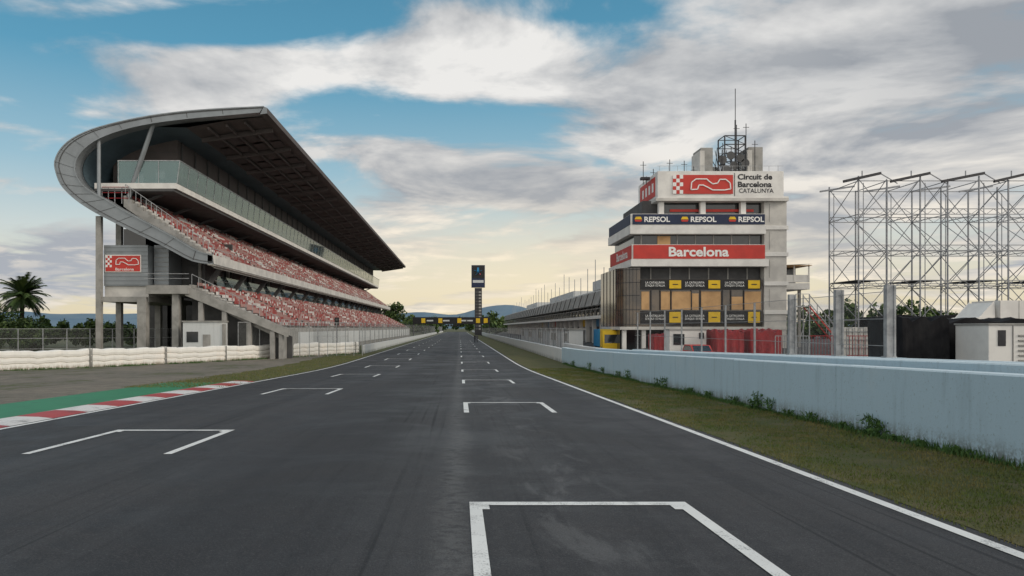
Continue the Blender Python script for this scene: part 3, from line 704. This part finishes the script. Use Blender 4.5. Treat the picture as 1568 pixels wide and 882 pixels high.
truck('white_semi_trailer_truck',33.2,50,-.3,0.06,WPAINT,WPAINT,10.5,H=4.1)
truck('yellow_delivery_truck',18.0,87.5,-1.25,math.pi/2,BLUE,YEL,3.5,YEL,3.1)
def drape(name,x0,x1,y0,y1,z0,h,mat,seed,rag=.12):
    rnd=random.Random(seed); m=MB(); nx=14;ny=8
    hs=[[h+rnd.uniform(-rag,rag)+.12*math.sin(i*1.1+seed) for j in range(ny+1)] for i in range(nx+1)]
    def pt(i,j): return (x0+(x1-x0)*i/nx,y0+(y1-y0)*j/ny,z0+hs[i][j])
    for i in range(nx):
        for j in range(ny): m.face([pt(i,j),pt(i+1,j),pt(i+1,j+1),pt(i,j+1)],mat)
    K=5
    def side(seq):
        for a,b in zip(seq[:-1],seq[1:]):
            for q in range(K):
                def w(p,t,ph): 
                    return (p[0]+.05*math.sin(ph*2.3+t*3)*t,p[1]-.12*t*(1 if math.sin(ph*1.7)>0 else .3),z0+(p[2]-z0)*(1-t))
                t0,t1=q/K,(q+1)/K
                m.face([w(a[0],t0,a[1]),w(b[0],t0,b[1]),w(b[0],t1,b[1]),w(a[0],t1,a[1])],mat)
    side([(pt(i,0),i) for i in range(nx+1)]); side([(pt(i,ny),i) for i in range(nx+1)]); side([(pt(0,j),j) for j in range(ny+1)]); side([(pt(nx,j),j) for j in range(ny+1)])
    return m.obj(name)
drape('tarpaulin_covered_stack',20.8,23.0,35,38,-.3,2.72,TARP,1,.05)
drape('tarpaulin_covered_stack',23.1,28.5,35.6,38,-.3,2.66,TARP,4,.05)
drape('tarpaulin_covered_stack',36.5,50,66,68,-.3,3.3,TARP,5,.10)
drape('red_tarpaulin_cover',20.6,22.9,60,63,-.3,2.0,REDT,2)
drape('red_tarpaulin_cover',23.8,26.4,61,64,-.3,2.05,REDT,6)
drape('red_tarpaulin_cover',17.2,18.8,66,68,-1.0,2.3,REDT,8)
gen=empty('generator_container'); m=MB()
m.box(23.3,26.6,32.8,35,-.3,2.12,WPAINT); m.box(23.25,26.65,32.75,35.05,2.12,2.2,CONC); m.box(23.7,24.05,32.77,32.8,1.2,1.9,DSTEEL)
for i in range(7): m.box(24.6,26.3,32.75,32.8,.3+i*.22,.38+i*.22,CONC)
m.box(24.35,24.38,32.77,32.8,-.2,2.1,DSTEEL); m.obj('container_body',gen,bevel=.02)
m=MB(); m.box(17.2,20.2,61,62.5,-1.1,1.8,WPAINT); m.box(17.15,20.25,60.95,62.6,1.8,1.9,CONC); m.box(17.5,18.4,60.96,61,.6,1.5,GLASSD); m.box(19.6,20.0,60.96,61,1.1,1.6,BLACK); m.obj('white_kiosk')
m=MB()
for i in range(7): m.box(28.2+i*.42,28.55+i*.42,55,56.5,-.3,2.05-.1*(i%2),CONCL); m.beam((28.3+i*.42,54.95,-.2),(28.3+i*.42,54.95,2),.04,STEEL)
for z in (.5,1.1,1.7): m.box(28.2,31.1,54.93,55.0,z,z+.05,STEEL)
m.obj('stacked_crates')
st=MB()
for i in range(14):
    st.box(31.0+.25*i-.0,31.3+.25*i,66,67.2,3.9-.3*i,3.95-.3*i,STEEL)
for s in (66,67.2):
    st.beam((31,s,3.9),(34.5,s,-.3),.09,RED); st.beam((31,s,4.9),(34.5,s,.7),.06,STEEL)
    for i in range(6): st.beam((31+.7*i,s,3.9-.84*i),(31+.7*i,s,4.9-.84*i),.05,STEEL)
st.box(29.8,31,66,67.2,3.85,3.95,STEEL)
for x in (29.8,31): 
    for s in (66,67.2): st.beam((x,s,-.3),(x,s,5),.08,STEEL)
st.beam((29.8,66,5),(31,66,5),.05,STEEL); st.beam((29.8,66,-.3),(31,66,3.9),.05,STEEL)
st.obj('steel_staircase')
rb=MB()
for i in range(10):
    x=19.5+i*2.2; y_=46+(.3*(i%2))
    for z in (.3,1.5): rb.beam((x,y_,z),(x+2.1,y_,z),.05,REDT if i%3 else STEEL)
    for q in range(12): rb.beam((x+q*.19,y_,.3),(x+q*.19,y_,1.5),.025,REDT if i%3 else STEEL)
    rb.beam((x,y_,-.3),(x,y_,1.5),.05,STEEL)
rb.obj('crowd_barrier')
# ------------------------------------------------------------ scaffold
s=MB(); xs=[40.7,43.6,47.0,49.8,53.0,56.0,59.2,62.4,65.6]; PF,PB=76.0,82.0
lv=[-.3,2.8,6.3,9.9,13.6,17.2]
for yy in (PF,PB):
    for i,x in enumerate(xs):
        s.beam((x,yy,-.3),(x,yy,17.5-(.4 if i%2 else 0)),.115,SCAF)
        if i%2==0: s.beam((x+.5,yy,-.3),(x+.5,yy,16.8),.06,SCAF)
        if i<len(xs)-1: 
            x2=xs[i+1]
            for z in (2.8,6.3,6.85,9.9,10.45,13.6,14.15,17.0): s.beam((x,yy,z),(x2,yy,z),.07,SCAF)
            for j,(a,b) in enumerate(zip(lv[:-1],lv[1:])):
                if (i+j)%2: s.beam((x,yy,a),(x2,yy,b),.06,SCAF)
                else: s.beam((x2,yy,a),(x,yy,b),.06,SCAF)
            for z0,z1 in ((6.3,6.85),(9.9,10.45),(13.6,14.15)):
                n=4
                for q in range(n):
                    xa=x+(x2-x)*q/n; xb=x+(x2-x)*(q+1)/n; s.beam((xa,yy,z0 if q%2 else z1),(xb,yy,z1 if q%2 else z0),.04,SCAF)
for i,x in enumerate(xs):
    for z in (2.8,6.3,9.9,13.6,17.0): s.beam((x,PF,z),(x,PB,z),.07,SCAF)
    for j,(a,b) in enumerate(zip(lv[:-1],lv[1:])):
        s.beam((x,PF if j%2 else PB,a),(x,PB if j%2 else PF,b),.055,SCAF)
for p0,p1 in ((1290,1347),(1362,1422),(1440,1505),(1520,1575)):
    a_=(p0-VX)*PF/F; b_=(p1-VX)*PF/F
    s.beam((a_,PF-.2,16.9),(b_,PF-.2,17.75),.26,DSTEEL,.26); s.beam((b_,PF-.2,17.7),(b_+1.7,PF-.2,16.7),.08,SCAF); s.beam((b_-1.9,PF-.2,17.4),(b_-1.9,PF-.2,18.0),.08,SCAF)
    s.beam((a_+.6,PB,17.0),(b_+.6,PB,17.6),.14,SCAF,.18)
for i in range(0,8,2):
    s.box(xs[i],xs[i+1],PF+.3,PB-.3,6.86,6.92,CONCD)
s.obj('scaffold_stand')
# ------------------------------------------------------------ gantry + pylon
gt=empty('start_gantry'); m=MB(); gy=320
m.box(-20.2,13.0,gy,gy+1.2,3.6,6.6,BLACK)
for x in (-20.2,-15,9,12.5): m.box(x,x+.5,gy+.3,gy+.9,-1.4,3.6,DSTEEL)
for x,c in ((-16.5,YEL),(-9.2,YEL),(-1.0,YEL),(7.0,YEL),(10.3,YEL)): m.box(x,x+1.7,gy-.08,gy-.02,4.1,6.1,c)
for x in (-13,-6,1.6,4): m.box(x-1.2,x+1.6,gy-.06,gy-.02,4.8,5.4,GREYW)
m.box(-20.2,13.0,gy-.05,gy-.01,6.35,6.6,DSTEEL); m.obj('gantry_frame',gt)
m=MB(); 
for i in range(5): 
    m.box(-5.2+i*1.1,-4.4+i*1.1,gy-.3,gy-.1,2.6,3.5,BLACK)
m.obj('start_lights',gt)
py_=345; pl=empty('scoreboard_pylon'); m=MB()
def PX(px): return (px-VX)*py_/F
def PZ(y_): return EYE+(HY-y_)*py_/F
m.box(PX(727),PX(738),py_,py_+3,-1.4,PZ(441),DSTEEL)
for i in range(13):
    z=PZ(505-i*4.7); m.box(PX(728),PX(732),py_-.1,py_-.02,z,z+.75,CONCD); m.box(PX(733),PX(737),py_-.1,py_-.02,z,z+.75,CONC)
m.box(PX(722),PX(742.5),py_-.3,py_+3.2,PZ(440),PZ(406),NAVY)
m.box(PX(723),PX(741.5),py_-.36,py_-.31,PZ(426),PZ(407),BLACK)
c=((PX(732)),PZ(416))
for k_ in range(5):
    t=math.pi/2+k_*2*math.pi/5; m.beam((c[0],py_-.45,c[1]),(c[0]+1.9*math.cos(t),py_-.45,c[1]+1.9*math.sin(t)),.9,BLUE,.1)
m.cyl((c[0]+.9,py_-.5,c[1]-1.2),(c[0]+.9,py_-.6,c[1]-1.2),.4,.4,RED)
m.box(PX(724),PX(740.5),py_-.38,py_-.32,PZ(433),PZ(429),GREYW); m.obj('pylon_body',pl)
# ------------------------------------------------------------ vegetation
def leafcloud(m,cx,cy,cz,rx,ry,rz,n,size,rnd,clumps=14):
    for c in range(clumps):
        while True:
            u=[rnd.uniform(-1,1) for _ in range(3)]
            if sum(a*a for a in u)<1: break
        ccx,ccy,ccz=cx+u[0]*rx*.8,cy+u[1]*ry*.8,cz+u[2]*rz*.8; cr=rnd.uniform(.25,.45)*min(rx,rz)
        for _ in range(n//clumps):
            d_=Vector((rnd.gauss(0,1),rnd.gauss(0,1),rnd.gauss(0,.8))).normalized()*cr*rnd.uniform(.5,1.15)
            p=Vector((ccx,ccy,ccz))+d_; s_=size*rnd.uniform(.6,1.4)
            a=Vector((rnd.gauss(0,1),rnd.gauss(0,1),rnd.gauss(0,1))).normalized()*s_; b=Vector((rnd.gauss(0,1),rnd.gauss(0,1),rnd.gauss(0,1))).normalized()*s_
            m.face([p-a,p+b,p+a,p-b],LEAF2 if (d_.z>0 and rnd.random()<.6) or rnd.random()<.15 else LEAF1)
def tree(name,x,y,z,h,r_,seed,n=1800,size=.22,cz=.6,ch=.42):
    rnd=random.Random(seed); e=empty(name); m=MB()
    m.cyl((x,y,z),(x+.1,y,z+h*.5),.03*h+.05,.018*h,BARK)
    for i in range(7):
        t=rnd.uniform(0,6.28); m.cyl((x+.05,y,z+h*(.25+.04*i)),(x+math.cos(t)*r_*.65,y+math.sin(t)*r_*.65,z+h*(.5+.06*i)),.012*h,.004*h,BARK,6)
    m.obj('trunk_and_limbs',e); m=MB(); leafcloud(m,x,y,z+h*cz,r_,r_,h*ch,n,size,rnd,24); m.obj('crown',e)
tree('broadleaf_tree',-27,305,-1.4,15,5,1,1500,.45)
tree('broadleaf_tree',-31,325,-1.4,12,5,2,1200,.45)
tree('broadleaf_tree',-67,106,-1.4,7.0,4.4,3,4600,.17,.52,.5)
tree('broadleaf_tree',-60.5,104,-1.4,6.0,3.4,9,4200,.16,.5,.5)
tree('broadleaf_tree',-74,110,-1.4,7.3,4.5,12,3600,.2,.5,.5)
tree('broadleaf_tree',-63,98,-1.4,4.4,3.4,15,3600,.15,.5,.5)
tree('broadleaf_tree',-57,99,-1.4,3.6,3.0,18,3000,.15,.5,.5)
e=empty('palm_tree'); m=MB(); px_,pyy=-64.2,109.0; top=6.6; rnd=random.Random(11)
for i in range(9): m.cyl((px_+.02*i,pyy,-1.4+i*.9),(px_+.02*i,pyy,-1.4+(i+1)*.9),.36 if i%2 else .31,.28,BARK,10)
m.obj('trunk',e); m=MB()
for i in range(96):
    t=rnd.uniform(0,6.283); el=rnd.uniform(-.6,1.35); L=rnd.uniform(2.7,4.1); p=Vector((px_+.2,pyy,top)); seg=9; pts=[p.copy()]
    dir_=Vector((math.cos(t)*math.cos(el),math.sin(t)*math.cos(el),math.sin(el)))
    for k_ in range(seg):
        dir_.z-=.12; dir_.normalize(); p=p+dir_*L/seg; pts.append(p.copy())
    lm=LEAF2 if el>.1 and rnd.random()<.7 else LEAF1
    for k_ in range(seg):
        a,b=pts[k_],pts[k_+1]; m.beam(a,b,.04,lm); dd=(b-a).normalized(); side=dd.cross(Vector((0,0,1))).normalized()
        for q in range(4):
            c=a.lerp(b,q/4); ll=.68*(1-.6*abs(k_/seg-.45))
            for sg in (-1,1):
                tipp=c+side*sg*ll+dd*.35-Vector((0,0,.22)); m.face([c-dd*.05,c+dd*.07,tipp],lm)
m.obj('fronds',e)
def treeline(name,pts,h,n,size,seed,dens=1.0):
    rnd=random.Random(seed); m=MB()
    for (x0,y0),(x1,y1) in zip(pts[:-1],pts[1:]):
        L=math.hypot(x1-x0,y1-y0); k_=int(L/(h*.7)*dens)+1
        for i in range(k_):
            t=(i+rnd.random())/k_; x=x0+(x1-x0)*t; y=y0+(y1-y0)*t; hh=h*rnd.uniform(.55,1.15)
            leafcloud(m,x,y,-1+hh*.5,h*.6,h*.5,hh*.5,n,size,rnd,7)
    m.obj(name)
treeline('distant_trees',[(-150,140),(-70,128),(-42,140)],4.6,520,.3,21,2.2)
treeline('distant_trees',[(-60,640),(60,640),(160,600)],13,260,1.1,22)
treeline('distant_trees',[(14,360),(26,430),(60,470)],10,260,.8,23)
treeline('distant_trees',[(46,150),(80,160),(200,150)],8.5,520,.45,24,2.2)
treeline('distant_trees',[(-14,400),(-40,520)],10,200,.8,26)
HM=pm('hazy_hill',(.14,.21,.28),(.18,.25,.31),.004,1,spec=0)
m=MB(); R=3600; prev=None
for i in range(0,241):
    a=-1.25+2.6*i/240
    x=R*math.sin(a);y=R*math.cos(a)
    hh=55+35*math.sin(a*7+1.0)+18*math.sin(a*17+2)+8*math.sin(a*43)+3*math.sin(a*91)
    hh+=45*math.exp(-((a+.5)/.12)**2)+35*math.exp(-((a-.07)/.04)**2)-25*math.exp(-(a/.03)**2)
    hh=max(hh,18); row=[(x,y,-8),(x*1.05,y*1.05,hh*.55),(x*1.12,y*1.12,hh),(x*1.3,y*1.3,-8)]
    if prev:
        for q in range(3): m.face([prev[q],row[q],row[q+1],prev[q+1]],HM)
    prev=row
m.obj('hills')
# ------------------------------------------------------------ people walking on the track
def person(name,x,y,rz,swing,mat):
    s_=swing
    J=[(0,0,.95),(0,0,1.2),(0,0,1.42),(0,0,1.52),(0,-.01,1.62),(0,.0,1.73),(-.19,0,1.4),(-.25,.05*s_,1.12),(-.24,-.08*s_,.88),(.19,0,1.4),(.25,-.05*s_,1.12),(.24,.1*s_,.88),(-.1,0,.9),(-.11,-.12*s_,.5),(-.11,-.02*s_,.06),(-.11,-.02*s_-.14,.03),(.1,0,.9),(.11,.1*s_,.5),(.11,.24*s_,.08),(.11,.24*s_-.14,.03)]
    E=[(0,1),(1,2),(2,3),(3,4),(4,5),(2,6),(6,7),(7,8),(2,9),(9,10),(10,11),(0,12),(12,13),(13,14),(14,15),(0,16),(16,17),(17,18),(18,19)]
    Rr=[.15,.14,.15,.06,.1,.08,.075,.05,.04,.075,.05,.04,.1,.07,.05,.04,.1,.07,.05,.04]
    me=bpy.data.meshes.new(name); me.from_pydata(J,E,[]); o=bpy.data.objects.new(name,me); scene.collection.objects.link(o)
    o.modifiers.new('skin','SKIN'); sv=me.skin_vertices[0].data
    for i,rv in enumerate(Rr): sv[i].radius=(rv,rv*.85)
    sv[0].use_root=True; o.modifiers.new('sub','SUBSURF').levels=1
    me.materials.append(mat); o.location=(x,y,zg(y)+.02); o.rotation_euler=(0,0,rz)
person('person',3.4,168,.3,1,pm('dark_clothing',(.03,.035,.05),(.02,.02,.025),6,.85))
person('person',4.0,171,2.8,-1,pm('grey_clothing',(.10,.10,.11),(.06,.06,.065),6,.85))
# ------------------------------------------------------------ camera
cam=bpy.data.cameras.new('camera'); co=bpy.data.objects.new('camera',cam); scene.collection.objects.link(co); scene.camera=co
cam.sensor_width=36; cam.lens=36*F/1568; co.location=(0,0,EYE); co.rotation_euler=(math.pi/2,0,0)
cam.shift_x=(784-VX)/1568; cam.shift_y=(HY-441)/1568; cam.clip_start=.1; cam.clip_end=20000
# ------------------------------------------------------------ light
SE,SA=math.radians(26),math.radians(108)
sl=bpy.data.lights.new('sun','SUN'); sl.energy=1.3; sl.angle=math.radians(14); sl.color=(1,.88,.74)
so=bpy.data.objects.new('sun',sl); scene.collection.objects.link(so)
sd=Vector((math.sin(SA)*math.cos(SE),math.cos(SA)*math.cos(SE),math.sin(SE))); so.rotation_euler=sd.to_track_quat('Z','Y').to_euler(); so.location=(60,-20,60)
w=bpy.data.worlds.new('World'); scene.world=w; w.use_nodes=True; nt=w.node_tree; bg=nt.nodes['Background']
w.cycles.sampling_method='MANUAL'; w.cycles.sample_map_resolution=256
sky=nn(nt,'ShaderNodeTexSky',sky_type='NISHITA'); sky.sun_disc=False; sky.sun_elevation=SE; sky.sun_rotation=SA; sky.dust_density=1.5
tc=nn(nt,'ShaderNodeTexCoord'); sp=nn(nt,'ShaderNodeSeparateXYZ'); nt.links.new(tc.outputs['Generated'],sp.inputs[0])
x,y,z=sp.outputs
zc=M(nt,'ADD',M(nt,'MAXIMUM',z,0.0),.11)
qx=M(nt,'DIVIDE',x,zc); qy=M(nt,'MULTIPLY',M(nt,'DIVIDE',y,zc),1.05)
cq=nn(nt,'ShaderNodeCombineXYZ'); nt.links.new(qx,cq.inputs[0]); nt.links.new(qy,cq.inputs[1]); cq.inputs[2].default_value=3.7
q=cq.outputs[0]
off=nn(nt,'ShaderNodeVectorMath',operation='ADD'); nt.links.new(q,off.inputs[0]); off.inputs[1].default_value=(.08,.13,.0)
n1=noise(nt,q,1.35,8,.56,.3); n2=noise(nt,off.outputs[0],1.35,6,.56,.3)
n3=noise(nt,q,.8,3,.5,.2)
yy_=M(nt,'MAXIMUM',y,.08); u=M(nt,'DIVIDE',x,yy_); v=M(nt,'DIVIDE',z,yy_)
def blob(px,py,rx,ry,amt):
    du=M(nt,'DIVIDE',M(nt,'SUBTRACT',u,(px-VX)/F),rx/F); dv=M(nt,'DIVIDE',M(nt,'SUBTRACT',v,(HY-py)/F),ry/F)
    d2=M(nt,'ADD',M(nt,'MULTIPLY',du,du),M(nt,'MULTIPLY',dv,dv))
    return M(nt,'MULTIPLY',M(nt,'EXPONENT',M(nt,'MULTIPLY',d2,-1.0)),amt)
bias=M(nt,'ADD',.04,0)
for b_ in ((560,85,400,48,.20),(700,115,130,40,.14),(70,130,170,60,-.15),(330,50,110,25,-.16),(40,290,140,70,-.18),(640,190,300,26,-.16),(480,160,90,25,-.12),(200,10,220,18,.08),(900,25,70,12,-.06),(1300,130,340,220,.20),(520,240,180,30,.04),(760,290,260,24,.17),(60,400,130,50,.2),(1000,400,500,60,-.03),(1240,345,60,40,.12),(1480,260,120,40,.05)):
    bias=M(nt,'ADD',bias,blob(*b_))
cov=sm(nt,M(nt,'ADD',n1,bias),.46,.63)
rp=nn(nt,'ShaderNodeValToRGB'); nt.links.new(z,rp.inputs[0]); cr=rp.color_ramp
cr.elements[0].position=0; cr.elements[0].color=(.90,.76,.50,1); cr.elements[1].position=.5; cr.elements[1].color=(.055,.23,.38,1)
for p_,c_ in ((.05,(.86,.79,.61)),(.12,(.68,.75,.73)),(.20,(.36,.58,.69)),(.32,(.11,.37,.55))): 
    e_=cr.elements.new(p_); e_.color=C4(c_)
nis=nn(nt,'ShaderNodeVectorMath',operation='SCALE'); nt.links.new(sky.outputs[0],nis.inputs[0]); nis.inputs['Scale'].default_value=.07
clear=mixc(nt,.2,rp.outputs[0],nis.outputs[0])
lit=M(nt,'ADD',M(nt,'MULTIPLY',M(nt,'SUBTRACT',n1,n2),4.4),.60,clamp=True)
lit=M(nt,'MULTIPLY',lit,sm(nt,n3,.35,.62,.62,1.0))
dark=blob(1540,60,120,55,.75)
for b_ in ((760,290,260,24,.42),(60,400,150,60,.5),(870,330,60,14,.3),(1240,340,90,40,.4),(800,180,120,25,.3),(1250,170,260,50,.18),(1480,190,160,70,.22),(150,20,200,30,.15)): dark=M(nt,'ADD',dark,blob(*b_))
lit=M(nt,'SUBTRACT',M(nt,'ADD',lit,M(nt,'ADD',blob(620,90,280,55,.42),blob(1130,90,170,60,.15))),dark,clamp=True)
hz=sm(nt,z,0,.30,1,0)
white=mixc(nt,hz,C4((.84,.83,.81)),C4((.95,.85,.70))); grey=mixc(nt,hz,C4((.33,.355,.39)),C4((.42,.45,.50)))
cloud=mixc(nt,lit,grey,white)
fin=mixc(nt,cov,clear,cloud)
glow=blob(870,430,430,90,.50)
fin=mixc(nt,glow,fin,C4((1.02,.86,.58)))
back_fill=sm(nt,y,.15,-.6,0,.75)  # unseen brighter sky added behind the camera to light camera-facing fronts
fin=mixc(nt,back_fill,fin,C4((1.2,1.14,1.05)))
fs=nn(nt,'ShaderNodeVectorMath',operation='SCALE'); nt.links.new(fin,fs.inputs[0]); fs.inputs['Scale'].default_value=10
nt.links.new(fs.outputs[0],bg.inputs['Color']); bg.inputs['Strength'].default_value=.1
scene.view_settings.view_transform='Standard'; scene.view_settings.look='None'; scene.view_settings.exposure=0
